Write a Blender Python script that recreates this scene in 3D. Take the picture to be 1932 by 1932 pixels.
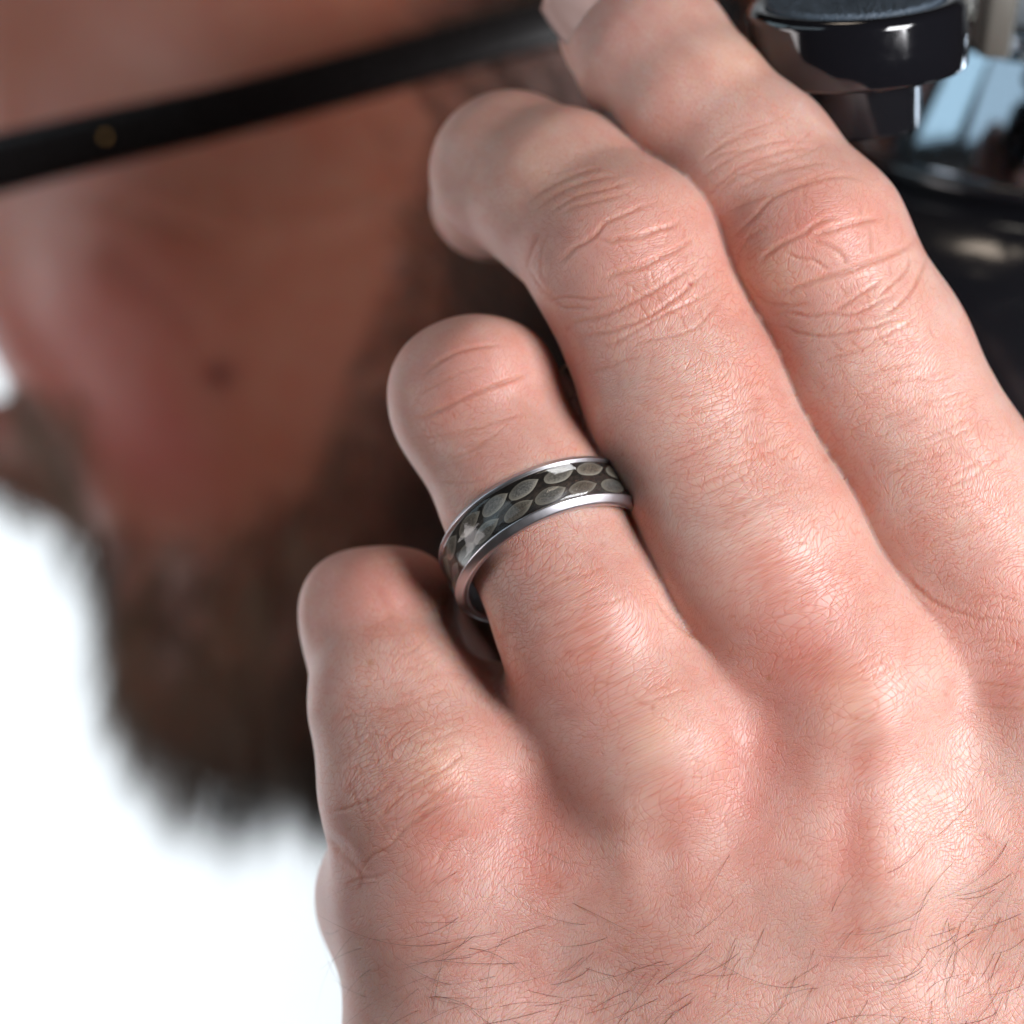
import bpy, math, random
import numpy as np
from mathutils import Vector, Matrix

rng = np.random.default_rng(7)
random.seed(7)
for o in list(bpy.data.objects):
    bpy.data.objects.remove(o)
scene = bpy.context.scene
COL = scene.collection

# ------------------------------------------------------------------ camera, world, lamps, exposure
D = 400.0                      # camera to focus plane, mm
FRAME = 108.0                  # width of the frame at the focus plane, mm
S = FRAME / 1932.0             # mm per picture unit (a picture is 1932 units wide)


def P(u, v, d=0.0):
    """a point d mm behind the focus plane, in mm: x right, y away, z up"""
    k = S * (D + d) / D
    return np.array([(u - 966.0) * k, d, (966.0 - v) * k])


cam_data = bpy.data.cameras.new('camera')
cam_data.sensor_width = 36.0
cam_data.lens = 36.0 * D / FRAME
cam_data.clip_start = 0.02
cam_data.clip_end = 20.0
cam_data.dof.use_dof = True
cam_data.dof.focus_distance = (D - 2.5) / 1000
cam_data.dof.aperture_fstop = 11.0
cam = bpy.data.objects.new('camera', cam_data)
COL.objects.link(cam)
cam.location = (0, -D / 1000, 0)
cam.rotation_euler = (math.radians(90), 0, 0)
scene.camera = cam

world = bpy.data.worlds.new('World')
scene.world = world
world.use_nodes = True
bg = world.node_tree.nodes['Background']
bg.inputs[0].default_value = (1.0, 0.82, 0.70, 1)
bg.inputs[1].default_value = 0.015


def area(name, loc, target, sx, sy, power, colour):
    l = bpy.data.lights.new(name, 'AREA')
    l.shape = 'RECTANGLE'
    l.size, l.size_y = sx, sy
    l.energy = power
    l.color = colour
    o = bpy.data.objects.new(name, l)
    COL.objects.link(o)
    o.location = loc
    o.rotation_euler = (Vector(target) - Vector(loc)).to_track_quat('-Z', 'Y').to_euler()
    return o


# room window to the right of the camera (key), two panes of a tall cool window to the left, a ceiling lamp
area('key_window_lamp', (0.205, -0.20, 0.022), (0.035, 0.0, 0.0), 0.12, 0.14, 1.45, (0.97, 0.97, 1.0))
area('left_window_lamp', (-0.675, -0.437, 0.42), (0, 0, 0.03), 0.54, 0.34, 0.70, (0.70, 0.88, 1.0))
area('left_window_lamp', (-0.79, 0.10, 0.45), (0, 0, 0.03), 0.46, 0.34, 0.8, (0.66, 0.88, 1.0))
area('low_cheek_fill', (-0.46, -0.03, -0.04), (-0.03, 0.12, 0.0), 0.20, 0.24, 0.75, (1.0, 0.93, 0.93))  # added fill, not a window: brightens cheek and left finger edges
area('ceiling_lamp', (-0.04, -0.03, 0.62), (0.03, 0.02, 0), 0.13, 0.10, 0.28, (1.0, 0.84, 0.68))
# light falling on the white wall behind
area('wall_lamp', (-0.62, 0.45, -0.12), (-0.50, 1.0, -0.12), 0.8, 0.8, 11.5, (0.90, 0.96, 1.0))

scene.view_settings.view_transform = 'Standard'
scene.view_settings.look = 'None'
scene.view_settings.exposure = 0.0
scene.view_settings.gamma = 1.0
scene.render.engine = 'CYCLES'
scene.cycles.use_denoising = True
try:
    scene.cycles.denoiser = 'OPENIMAGEDENOISE'
except Exception:
    pass
scene.cycles.use_adaptive_sampling = True
scene.cycles.adaptive_threshold = 0.02
scene.cycles.adaptive_min_samples = 16
scene.cycles.max_bounces = 6
scene.cycles.diffuse_bounces = 3
scene.cycles.transparent_max_bounces = 12
scene.cycles.caustics_reflective = False
scene.cycles.caustics_refractive = False


# ------------------------------------------------------------------ helpers
def link(o, parent=None):
    COL.objects.link(o)
    if parent is not None:
        o.parent = parent
    return o


def thing(name, label, cat, loc):
    o = bpy.data.objects.new(name, None)
    o.empty_display_size = 0.01
    o['label'] = label
    o['category'] = cat
    o.location = loc
    return link(o)


def mesh_np(name, V, F, mat=None, smooth=True):
    """V in mm (world), F int array (n,3) or (n,4)"""
    me = bpy.data.meshes.new(name)
    V = np.asarray(V, dtype=np.float32) * 0.001
    F = np.asarray(F, dtype=np.int32)
    n, k = F.shape
    me.vertices.add(len(V))
    me.vertices.foreach_set('co', V.ravel())
    me.loops.add(n * k)
    me.loops.foreach_set('vertex_index', F.ravel())
    me.polygons.add(n)
    me.polygons.foreach_set('loop_start', np.arange(0, n * k, k, dtype=np.int32))
    me.polygons.foreach_set('loop_total', np.full(n, k, dtype=np.int32))
    me.polygons.foreach_set('use_smooth', np.full(n, smooth, dtype=bool))
    me.update(calc_edges=True)
    me.validate()
    if mat:
        me.materials.append(mat)
    return me


def part(name, me, parent):
    """mesh in world mm coordinates, parented without moving"""
    o = bpy.data.objects.new(name, me)
    link(o)
    if parent is not None:
        o.parent = parent
        if parent.type == 'EMPTY':          # parts keep their place in the world
            o.matrix_parent_inverse = Matrix.Translation(-parent.location)
    return o


def colour_attr(me, C, name='tint'):
    a = me.attributes.new(name, 'FLOAT_COLOR', 'POINT')
    buf = np.ones((len(C), 4), dtype=np.float32)
    buf[:, :C.shape[1]] = C
    a.data.foreach_set('color', buf.ravel())


def lathe(profile, seg=96, closed=False):
    """profile list of (r, h) -> verts around z axis, quads"""
    pr = np.array(profile, float)
    n = len(pr)
    a = np.linspace(0, 2 * np.pi, seg, endpoint=False)
    V = np.stack([pr[None, :, 0] * np.cos(a)[:, None], pr[None, :, 0] * np.sin(a)[:, None],
                  np.repeat(pr[None, :, 1], seg, 0)], -1).reshape(-1, 3)
    F = []
    m = n if closed else n - 1
    for i in range(seg):
        j = (i + 1) % seg
        for k in range(m):
            l = (k + 1) % n
            F.append((i * n + k, j * n + k, j * n + l, i * n + l))
    return V, np.array(F)


def frame_from(axis, centre, side=(1, 0, 0)):
    a = np.array(axis, float); a /= np.linalg.norm(a)
    x = np.array(side, float); x -= a * (x @ a); x /= np.linalg.norm(x)
    y = np.cross(a, x)
    R = np.stack([x, y, a], 1)
    return lambda V: np.asarray(V) @ R.T + np.array(centre)


# ------------------------------------------------------------------ materials
def new_mat(name):
    m = bpy.data.materials.new(name)
    m.use_nodes = True
    nt = m.node_tree
    return m, nt, nt.nodes['Principled BSDF']


def node(nt, t, **kw):
    n = nt.nodes.new(t)
    for k, v in kw.items():
        setattr(n, k, v)
    return n


def vmap(nt, src, rot, scale):
    mp = node(nt, 'ShaderNodeMapping')
    mp.vector_type = 'TEXTURE'
    mp.inputs['Rotation'].default_value = rot
    mp.inputs['Scale'].default_value = scale
    nt.links.new(src, mp.inputs['Vector'])
    return mp.outputs[0]


def mathn(nt, op, a, b=None, c=None):
    n = node(nt, 'ShaderNodeMath', operation=op)
    for i, q in enumerate((a, b, c)):
        if q is None:
            continue
        if isinstance(q, (int, float)):
            n.inputs[i].default_value = q
        else:
            nt.links.new(q, n.inputs[i])
    return n.outputs[0]


def skin_material(name, fine=True):
    m, nt, b = new_mat(name)
    L = nt.links
    at = node(nt, 'ShaderNodeAttribute', attribute_name='tint')
    tc = node(nt, 'ShaderNodeTexCoord')
    src = tc.outputs['Object']
    # mottling of the skin itself
    n1 = node(nt, 'ShaderNodeTexNoise')
    n1.inputs['Scale'].default_value = 210
    n1.inputs['Detail'].default_value = 3
    n1.inputs['Roughness'].default_value = 0.65
    L.new(src, n1.inputs['Vector'])
    r1 = node(nt, 'ShaderNodeValToRGB')
    r1.color_ramp.elements[0].position = 0.32
    r1.color_ramp.elements[0].color = (0.98, 0.85, 0.82, 1)
    r1.color_ramp.elements[1].position = 0.68
    r1.color_ramp.elements[1].color = (1.02, 1.07, 1.08, 1)
    L.new(n1.outputs['Fac'], r1.inputs[0])
    mx = node(nt, 'ShaderNodeMix', data_type='RGBA', blend_type='MULTIPLY')
    mx.inputs[0].default_value = 1.0
    L.new(at.outputs['Color'], mx.inputs[6])
    L.new(r1.outputs[0], mx.inputs[7])
    L.new(mx.outputs[2], b.inputs['Base Color'])
    b.inputs['Subsurface Weight'].default_value = 1.0
    b.inputs['Subsurface Radius'].default_value = (1.0, 0.32, 0.16)
    b.inputs['Subsurface Scale'].default_value = 0.0019
    b.inputs['Roughness'].default_value = 0.42
    b.inputs['IOR'].default_value = 1.42
    b.inputs['Specular IOR Level'].default_value = 0.65
    if fine:
        # crossing line families, laid on the unrolled skin: x across the finger, y along it (mm)
        hs = []
        lm = node(nt, 'ShaderNodeAttribute', attribute_name='unrolled')
        for rot, sc, w, lim in ((0.25, (1.7, .40, 1), 1.0, 0.13), (1.2, (1.2, .38, 1), 0.8, 0.12)):
            vv = vmap(nt, lm.outputs['Vector'], (0, 0, rot), sc)
            vo = node(nt, 'ShaderNodeTexVoronoi', feature='DISTANCE_TO_EDGE', voronoi_dimensions='2D')
            vo.inputs['Scale'].default_value = 1.0
            L.new(vv, vo.inputs['Vector'])
            mr = node(nt, 'ShaderNodeMapRange', interpolation_type='SMOOTHSTEP')
            mr.inputs['From Max'].default_value = lim
            L.new(vo.outputs['Distance'], mr.inputs['Value'])
            hs.append(mathn(nt, 'MULTIPLY', mr.outputs[0], w))
        h = mathn(nt, 'ADD', hs[0], hs[1])
        # lines tinted redder and darker: skin's own redness plus painted groove shade
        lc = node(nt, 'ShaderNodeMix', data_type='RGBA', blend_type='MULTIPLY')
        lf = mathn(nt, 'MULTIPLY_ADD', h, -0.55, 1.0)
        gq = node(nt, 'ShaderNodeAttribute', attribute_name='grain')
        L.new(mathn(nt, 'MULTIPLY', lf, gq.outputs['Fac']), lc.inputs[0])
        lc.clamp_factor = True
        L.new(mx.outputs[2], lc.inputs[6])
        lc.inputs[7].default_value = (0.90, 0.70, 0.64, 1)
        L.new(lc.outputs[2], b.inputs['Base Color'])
        n2 = node(nt, 'ShaderNodeTexNoise', noise_dimensions='2D')
        n2.inputs['Scale'].default_value = 3.4
        n2.inputs['Detail'].default_value = 2
        n2.inputs['Roughness'].default_value = 0.7
        L.new(lm.outputs['Vector'], n2.inputs['Vector'])
        h = mathn(nt, 'MULTIPLY_ADD', n2.outputs['Fac'], 0.6, h)
        # how deep the lines are varies over the hand
        gr = node(nt, 'ShaderNodeAttribute', attribute_name='grain')
        h = mathn(nt, 'MULTIPLY', h, gr.outputs['Fac'])
        bp = node(nt, 'ShaderNodeBump')
        bp.inputs['Strength'].default_value = 1.0
        bp.inputs['Distance'].default_value = 0.000027
        L.new(h, bp.inputs['Height'])
        L.new(bp.outputs[0], b.inputs['Normal'])
        rr = node(nt, 'ShaderNodeMapRange')
        rr.inputs['To Min'].default_value = 0.36
        rr.inputs['To Max'].default_value = 0.50
        L.new(n1.outputs['Fac'], rr.inputs['Value'])
        L.new(rr.outputs[0], b.inputs['Roughness'])
    return m


def hair_material(name, c1, c2, rough=0.42):
    m, nt, b = new_mat(name)
    at = node(nt, 'ShaderNodeAttribute', attribute_name='shade')
    mx = node(nt, 'ShaderNodeMix', data_type='RGBA')
    mx.inputs[6].default_value = (*c1, 1)
    mx.inputs[7].default_value = (*c2, 1)
    nt.links.new(at.outputs['Fac'], mx.inputs[0])
    nt.links.new(mx.outputs[2], b.inputs['Base Color'])
    b.inputs['Roughness'].default_value = rough
    return m


def plain(name, col, rough=0.4, metal=0.0, coat=0.0, bump=None, spec=0.5):
    m, nt, b = new_mat(name)
    b.inputs['Base Color'].default_value = (*col, 1)
    b.inputs['Roughness'].default_value = rough
    b.inputs['Metallic'].default_value = metal
    b.inputs['Coat Weight'].default_value = coat
    b.inputs['Coat Roughness'].default_value = 0.05
    b.inputs['Specular IOR Level'].default_value = spec
    tc = node(nt, 'ShaderNodeTexCoord')
    nz = node(nt, 'ShaderNodeTexNoise')
    nz.inputs['Scale'].default_value = bump[0] if bump else 900
    nz.inputs['Detail'].default_value = 4
    nt.links.new(tc.outputs['Object'], nz.inputs['Vector'])
    mr = node(nt, 'ShaderNodeMapRange')
    mr.inputs['To Min'].default_value = max(0.0, rough - 0.06)
    mr.inputs['To Max'].default_value = min(1.0, rough + 0.08)
    nt.links.new(nz.outputs['Fac'], mr.inputs['Value'])
    nt.links.new(mr.outputs[0], b.inputs['Roughness'])
    if bump:
        bp = node(nt, 'ShaderNodeBump')
        bp.inputs['Distance'].default_value = bump[1]
        nt.links.new(nz.outputs['Fac'], bp.inputs['Height'])
        nt.links.new(bp.outputs[0], b.inputs['Normal'])
    return m


M = {}
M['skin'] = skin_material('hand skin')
M['face'] = skin_material('face skin', fine=False)
M['hand_hair'] = hair_material('fine arm hair', (0.05, 0.024, 0.014), (0.20, 0.09, 0.045))
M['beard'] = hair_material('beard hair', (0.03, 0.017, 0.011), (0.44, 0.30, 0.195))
M['head_hair'] = hair_material('dark head hair', (0.010, 0.006, 0.004), (0.05, 0.025, 0.015))
M['wall'] = plain('white wall paint', (0.86, 0.87, 0.88), 0.9)
M['frame'] = plain('black acetate', (0.007, 0.005, 0.005), 0.28, spec=.35)
M['gold'] = plain('gold rivet', (0.75, 0.42, 0.13), 0.3, 1.0)
M['steel'] = plain('satin steel', (0.54, 0.53, 0.56), 0.33, 1.0)
M['steel_in'] = plain('brushed steel bevel', (0.45, 0.44, 0.47), 0.36, 1.0, bump=(2500, 0.00002))
M['black'] = plain('glossy black lacquer', (0.006, 0.006, 0.008), 0.10, coat=0.5)
M['dome'] = plain('satin black lacquer', (0.008, 0.008, 0.010), 0.19, coat=0.4)
M['grip'] = plain('pebbled grey rubber', (0.07, 0.095, 0.125), 0.5, bump=(2400, 0.0003))
M['lug'] = plain('grey brown metal', (0.16, 0.15, 0.13), 0.45, 0.3)

# ring inlay, scales and glaze
m, nt, b = new_mat('dark fibrous inlay')
tc = node(nt, 'ShaderNodeTexCoord')
nz = node(nt, 'ShaderNodeTexNoise'); nz.inputs['Scale'].default_value = 2600; nz.inputs['Detail'].default_value = 6
nt.links.new(vmap(nt, tc.outputs['Object'], (0, 0.6, 0), (1.0, 1.0, 3.0)), nz.inputs['Vector'])
cr = node(nt, 'ShaderNodeValToRGB')
cr.color_ramp.elements[0].color = (0.008, 0.006, 0.005, 1); cr.color_ramp.elements[0].position = 0.4
cr.color_ramp.elements[1].color = (0.060, 0.040, 0.030, 1); cr.color_ramp.elements[1].position = 0.72
nt.links.new(nz.outputs['Fac'], cr.inputs[0]); nt.links.new(cr.outputs[0], b.inputs['Base Color'])
b.inputs['Roughness'].default_value = 0.7
M['inlay'] = m


def scale_mat():
    m, nt, b = new_mat('pale grey tan scale')
    tc = node(nt, 'ShaderNodeTexCoord')
    at = node(nt, 'ShaderNodeAttribute', attribute_name='rim')
    nz = node(nt, 'ShaderNodeTexNoise'); nz.inputs['Scale'].default_value = 5200; nz.inputs['Detail'].default_value = 5
    nt.links.new(tc.outputs['Object'], nz.inputs['Vector'])
    oi = node(nt, 'ShaderNodeObjectInfo')
    hue = node(nt, 'ShaderNodeMix', data_type='RGBA')
    hue.inputs[6].default_value = (0.15, 0.12, 0.088, 1)
    hue.inputs[7].default_value = (0.185, 0.18, 0.172, 1)
    nt.links.new(oi.outputs['Random'], hue.inputs[0])
    cr = node(nt, 'ShaderNodeValToRGB')
    cr.color_ramp.elements[0].color = (0.42, 0.42, 0.42, 1); cr.color_ramp.elements[0].position = 0.36
    cr.color_ramp.elements[1].color = (1.15, 1.15, 1.15, 1); cr.color_ramp.elements[1].position = 0.66
    nt.links.new(nz.outputs['Fac'], cr.inputs[0])
    mx = node(nt, 'ShaderNodeMix', data_type='RGBA', blend_type='MULTIPLY'); mx.inputs[0].default_value = 1
    nt.links.new(hue.outputs[2], mx.inputs[6]); nt.links.new(cr.outputs[0], mx.inputs[7])
    m2 = node(nt, 'ShaderNodeMix', data_type='RGBA')
    nt.links.new(at.outputs['Fac'], m2.inputs[0])
    nt.links.new(mx.outputs[2], m2.inputs[6]); m2.inputs[7].default_value = (0.30, 0.275, 0.23, 1)
    nt.links.new(m2.outputs[2], b.inputs['Base Color'])
    b.inputs['Roughness'].default_value = 0.6
    return m


M['scale'] = scale_mat()
m = bpy.data.materials.new('clear resin glaze'); m.use_nodes = True
nt = m.node_tree; nt.nodes.clear()
out = node(nt, 'ShaderNodeOutputMaterial'); mixs = node(nt, 'ShaderNodeMixShader')
tr = node(nt, 'ShaderNodeBsdfTransparent'); gl = node(nt, 'ShaderNodeBsdfGlossy')
fr = node(nt, 'ShaderNodeLayerWeight')
gl.inputs['Roughness'].default_value = 0.05; fr.inputs['Blend'].default_value = 0.5
tr.inputs['Color'].default_value = (0.94, 0.94, 0.93, 1)
nt.links.new(mathn(nt, 'MULTIPLY_ADD', mathn(nt, 'POWER', fr.outputs['Facing'], 4.0), 0.7, 0.035), mixs.inputs[0]); nt.links.new(tr.outputs[0], mixs.inputs[1])
nt.links.new(gl.outputs[0], mixs.inputs[2]); nt.links.new(mixs.outputs[0], out.inputs[0])
M['glaze'] = m


# ------------------------------------------------------------------ implicit surfaces
def smin(a, b, k):
    h = np.clip(0.5 + 0.5 * (b - a) / k, 0, 1)
    return b + (a - b) * h - k * h * (1 - h)


def seg_dist(X, a, b, ra, rb):
    """X is a tuple of three float32 arrays"""
    ab = (b - a).astype(np.float32)
    qx, qy, qz = X[0] - np.float32(a[0]), X[1] - np.float32(a[1]), X[2] - np.float32(a[2])
    t = np.clip((qx * ab[0] + qy * ab[1] + qz * ab[2]) * np.float32(1 / float((ab * ab).sum())), 0, 1)
    qx -= t * ab[0]; qy -= t * ab[1]; qz -= t * ab[2]
    dr = np.float32(rb - ra)
    return np.sqrt(qx * qx + qy * qy + qz * qz) - (np.float32(ra) + dr * t * (np.float32(.6) + np.float32(.4) * t * (3 - 2 * t)))


def chain(X, pts, k):
    d = None
    for (p, r), (q, s) in zip(pts[:-1], pts[1:]):
        e = seg_dist(X, p, q, r, s)
        d = e if d is None else smin(d, e, np.float32(k))
    return d


def ev(f, V):
    V = np.asarray(V, np.float32)
    out = []
    for i in range(0, len(V), 60000):
        out.append(f(tuple(np.ascontiguousarray(V[i:i + 60000, j]) for j in range(3))))
    return np.concatenate(out)


def vnormals(V, F):
    fn = np.cross(V[F[:, 2]] - V[F[:, 0]], V[F[:, 3]] - V[F[:, 1]])
    N = np.zeros_like(V)
    for k in range(4):
        for j in range(3):
            N[:, j] += np.bincount(F[:, k], fn[:, j], len(V))
    return N / np.maximum(np.linalg.norm(N, axis=1), 1e-9)[:, None]


def sdf_mesh(f, lo, hi, step, levels, select=None, extra=0):
    """surface nets on a grid, then refine and snap to the surface"""
    n = [int(math.ceil((hi[i] - lo[i]) / step / 2)) * 2 + 2 for i in range(3)]
    ax = [lo[i] + np.arange(n[i]) * step for i in range(3)]
    # coarse pass, then exact values only near the surface
    gc = np.stack(np.meshgrid(*[a[::2] + step / 2 for a in ax], indexing='ij'), -1).reshape(-1, 3)
    vc = ev(f, gc).reshape([q // 2 for q in n])
    val = np.repeat(np.repeat(np.repeat(vc, 2, 0), 2, 1), 2, 2)
    near = np.argwhere(np.abs(val) < step * 2.6)
    val[tuple(near.T)] = ev(f, np.array(lo) + near * step)
    ins = val < 0
    cnt = np.zeros([q - 1 for q in n], int)
    for dx in (0, 1):
        for dy in (0, 1):
            for dz in (0, 1):
                cnt += ins[dx:n[0] - 1 + dx, dy:n[1] - 1 + dy, dz:n[2] - 1 + dz]
    act = (cnt > 0) & (cnt < 8)
    idx = -np.ones(act.shape, int)
    idx[act] = np.arange(act.sum())
    ci = np.argwhere(act)
    V = np.array(lo) + (ci + 0.5) * step
    quads = []
    for a in range(3):
        b, c = (a + 1) % 3, (a + 2) % 3
        s0 = [slice(None)] * 3; s1 = [slice(None)] * 3
        s0[a] = slice(0, -1); s1[a] = slice(1, None)
        e = ins[tuple(s0)] != ins[tuple(s1)]
        I = np.argwhere(e)
        ok = (I[:, b] > 0) & (I[:, c] > 0) & (I[:, b] < n[b] - 1) & (I[:, c] < n[c] - 1)
        I = I[ok]
        flip = ins[tuple(s0)][tuple(I.T)]
        def cell(db, dc):
            J = I.copy(); J[:, b] -= db; J[:, c] -= dc
            return idx[tuple(J.T)]
        q = np.stack([cell(1, 1), cell(0, 1), cell(0, 0), cell(1, 0)], 1)
        q[~flip] = q[~flip][:, ::-1]
        quads.append(q)
    F = np.concatenate(quads)
    F = F[(F >= 0).all(1)]

    def snap(V, it, lim):
        for _ in range(it):
            V = V - vnormals(V, F) * np.clip(ev(f, V), -lim, lim)[:, None]
        return V

    def relax(V, F):
        A = np.zeros_like(V); w = np.zeros(len(V))
        c = V[F].mean(1)
        for k in range(4):
            for j in range(3):
                A[:, j] += np.bincount(F[:, k], c[:, j], len(V))
            w += np.bincount(F[:, k], minlength=len(V))
        return np.where(w[:, None] > 0, A / np.maximum(w, 1)[:, None], V)

    locked = []
    V = relax(V, F)
    V = snap(V, 2, step)
    V = snap(relax(V, F), 2, step)
    for l in range(levels + extra):
        keep = None
        if l >= levels:                     # finer only where it is seen close up
            m = select(V[F].mean(1), vnormals(V, F)[F].mean(1))
            keep, F = F[~m], F[m]
        E = np.concatenate([F[:, [k, (k + 1) % 4]] for k in range(4)])
        Es = np.sort(E, 1)
        key = Es[:, 0].astype(np.int64) * len(V) + Es[:, 1]
        uq, first, inv, num = np.unique(key, return_index=True, return_inverse=True, return_counts=True)
        em = V[Es[first]].mean(1)
        fc = V[F].mean(1)
        nV, nE, nF = len(V), len(uq), len(F)
        ei = (inv + nV).reshape(4, nF).T
        fi = np.arange(nF) + nV + nE
        V = np.concatenate([V, em, fc])
        F = np.concatenate([np.stack([F[:, k], ei[:, k], fi, ei[:, k - 1]], 1) for k in range(4)])
        if keep is None:
            V = snap(relax(V, F), 1, step * 0.5)
        else:
            free = np.ones(len(V), bool)
            free[np.unique(keep)] = False
            free[nV:nV + nE] = num > 1      # seam midpoints stay on the coarse edge
            seam = np.where(~free[nV:nV + nE])[0] + nV
            used = np.zeros(len(V), bool); used[np.unique(F)] = True
            W = relax(V, F)
            W = W - vnormals(W, F) * np.clip(ev(f, W), -step * .3, step * .3)[:, None]
            V = np.where((free & used)[:, None], W, V)
            locked.append(seam)
            F = np.concatenate([F, keep])
    for _ in range(5):                      # calm single spikes left in narrow grooves
        A = relax(V, F)
        N = vnormals(V, F)
        m = np.abs(((A - V) * N).sum(1)) > .035
        V = np.where(m[:, None], A, V)
    return V, F, vnormals(V, F)


def to_uv(V):
    k = S * (D + V[:, 1]) / D
    return np.stack([V[:, 0] / k + 966, 966 - V[:, 2] / k], 1)


def poly_dist(UV, pts):
    """distance to a polyline and the fraction along it"""
    pts = np.array(pts, float)
    seg = np.linalg.norm(np.diff(pts, axis=0), axis=1)
    cum = np.concatenate([[0], np.cumsum(seg)])
    best = np.full(len(UV), 1e9); frac = np.zeros(len(UV))
    for i in range(len(pts) - 1):
        ab = pts[i + 1] - pts[i]
        q_ = UV - pts[i]
        t = np.clip((q_[:, 0] * ab[0] + q_[:, 1] * ab[1]) / (ab[0] ** 2 + ab[1] ** 2), 0, 1)
        d = np.hypot(*(UV - pts[i] - t[:, None] * ab).T)
        m = d < best
        best[m] = d[m]; frac[m] = (cum[i] + t[m] * seg[i]) / cum[-1]
    return best, frac


def smooth_poly(pts, n=4):
    """Catmull-Rom through the points"""
    p = np.array(pts, float)
    if len(p) < 3:
        return p
    q = np.concatenate([[2 * p[0] - p[1]], p, [2 * p[-1] - p[-2]]])
    out = []
    for i in range(1, len(q) - 2):
        for t in np.linspace(0, 1, n, endpoint=False):
            a, b, c, d = q[i - 1], q[i], q[i + 1], q[i + 2]
            out.append(0.5 * (2 * b + (c - a) * t + (2 * a - 5 * b + 4 * c - d) * t * t + (3 * b - a - 3 * c + d) * t ** 3))
    out.append(p[-1])
    return np.array(out)


def crease(UV, disp, pts, width, depth, mask, lip=0.3):
    pts = smooth_poly(pts)
    lo = pts.min(0) - width * 5; hi = pts.max(0) + width * 5
    sel = np.where((UV[:, 0] > lo[0]) & (UV[:, 0] < hi[0]) & (UV[:, 1] > lo[1]) & (UV[:, 1] < hi[1]) & (mask > 0.02))[0]
    if not len(sel):
        return
    d, fr = poly_dist(UV[sel], pts)
    taper = np.clip(np.minimum(fr, 1 - fr) * 5, 0, 1) ** 0.8
    prof = -np.exp(-(d / width) ** 2) + lip * np.exp(-((d - 2.1 * width) / (1.3 * width)) ** 2)
    disp[sel] += depth * prof * taper * mask[sel]


# ------------------------------------------------------------------ wall behind
wall = mesh_np('wall', [(-1500, 1000, -900), (900, 1000, -900), (900, 1000, 900), (-1500, 1000, 900)], [(0, 1, 2, 3)], M['wall'])
w = part('wall', wall, None)
w['kind'] = 'structure'

# ------------------------------------------------------------------ the person: hand and head
person = thing('person', 'bearded person in glasses with left hand raised beside the face', 'person', (0.02, 0.1, -0.1))

FING = {
    'index': [((2010, 1345, 9), 11.6), ((1777, 925, 10.5), 10.9), ((1645, 675, 10.8), 10.6), ((1540, 456, 10.5), 9.7), ((1422, 312, 14), 9.1),
              ((1310, 195, 17), 8.4), ((1235, 105, 21), 8.5), ((1185, 55, 24), 7.8)],
    'middle': [((1600, 1310, 6), 11.0), ((1425, 1035, 6), 11.3), ((1297, 760, 8.3), 10.6), ((1180, 485, 10.3), 10.2),
               ((1065, 372, 18), 9.4), ((965, 325, 25), 8.7), ((925, 378, 36), 6.9)],
    'ring': [((1225, 1420, 5), 10.6), ((1112, 1180, 5.5), 9.5), ((1003, 955, 9), 9.1), ((898, 758, 13), 9.0),
             ((950, 800, 34), 8.4), ((1030, 960, 47), 7.5)],
    'pinky': [((800, 1490, 7), 10.3), ((745, 1335, 10.5), 8.9), ((716, 1182, 17), 8.2), ((750, 1200, 36), 7.6),
              ((830, 1290, 46), 7.0)],
    'thumb': [((2260, 1750, 22), 13), ((2230, 1250, 34), 11), ((1830, 900, 46), 7.5), ((1772, 700, 48), 6.4)],
}
FING = {k: [(P(*p), r) for p, r in v] for k, v in FING.items()}
META = [
    [((800, 1490, 7), 10.6), ((850, 1700, 10), 12.2), ((918, 2050, 15), 15.2), ((1010, 2500, 22), 16)],
    [((1225, 1420, 5), 10.8), ((1265, 1650, 8.2), 11.5), ((1310, 1950, 12), 13.5), ((1390, 2500, 20), 16)],
    [((1600, 1310, 6), 11.3), ((1610, 1620, 7), 12), ((1620, 1950, 11), 14), ((1640, 2500, 18), 17)],
    [((2010, 1345, 9), 11.8), ((1990, 1650, 9.5), 12.5), ((1950, 1950, 13), 14), ((1880, 2500, 20), 16)],
]
META = [[(P(*p), r) for p, r in c] for c in META]
BULK = [
    [((860, 1720, 24), 11), ((1400, 1640, 24), 13), ((2050, 1600, 26), 14)],
    [((930, 2100, 28), 14), ((1500, 2050, 28), 17), ((1950, 2050, 28), 17)],
    [((2000, 1750, 20), 15), ((2260, 1750, 22), 15)],
    [((1010, 1490, 13.5), 9), ((1085, 1680, 13), 11)],
    [((1030, 1520, 15), 9), ((922, 1350, 16), 5.4)],
    [((1400, 1420, 14), 9), ((1256, 1160, 12), 5.8)],
    [((1810, 1360, 14), 9), ((1712, 1120, 14), 6.0)],
]
BULK = [[(P(*p), r) for p, r in c] for c in BULK]
HYPO = (P(735, 1690, 17), 7.6)


BONE = {'ring': [((835, 722, 12), 4.7), ((948, 705, 11), 4.6), ((900, 700, 8), 5.0)],
        'pinky': [((655, 1132, 15.5), 4.6), ((772, 1125, 15.5), 4.6), ((715, 1122, 12.5), 4.6)]}
BONE = {k: [(P(*p), r) for p, r in v] for k, v in BONE.items()}


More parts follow.
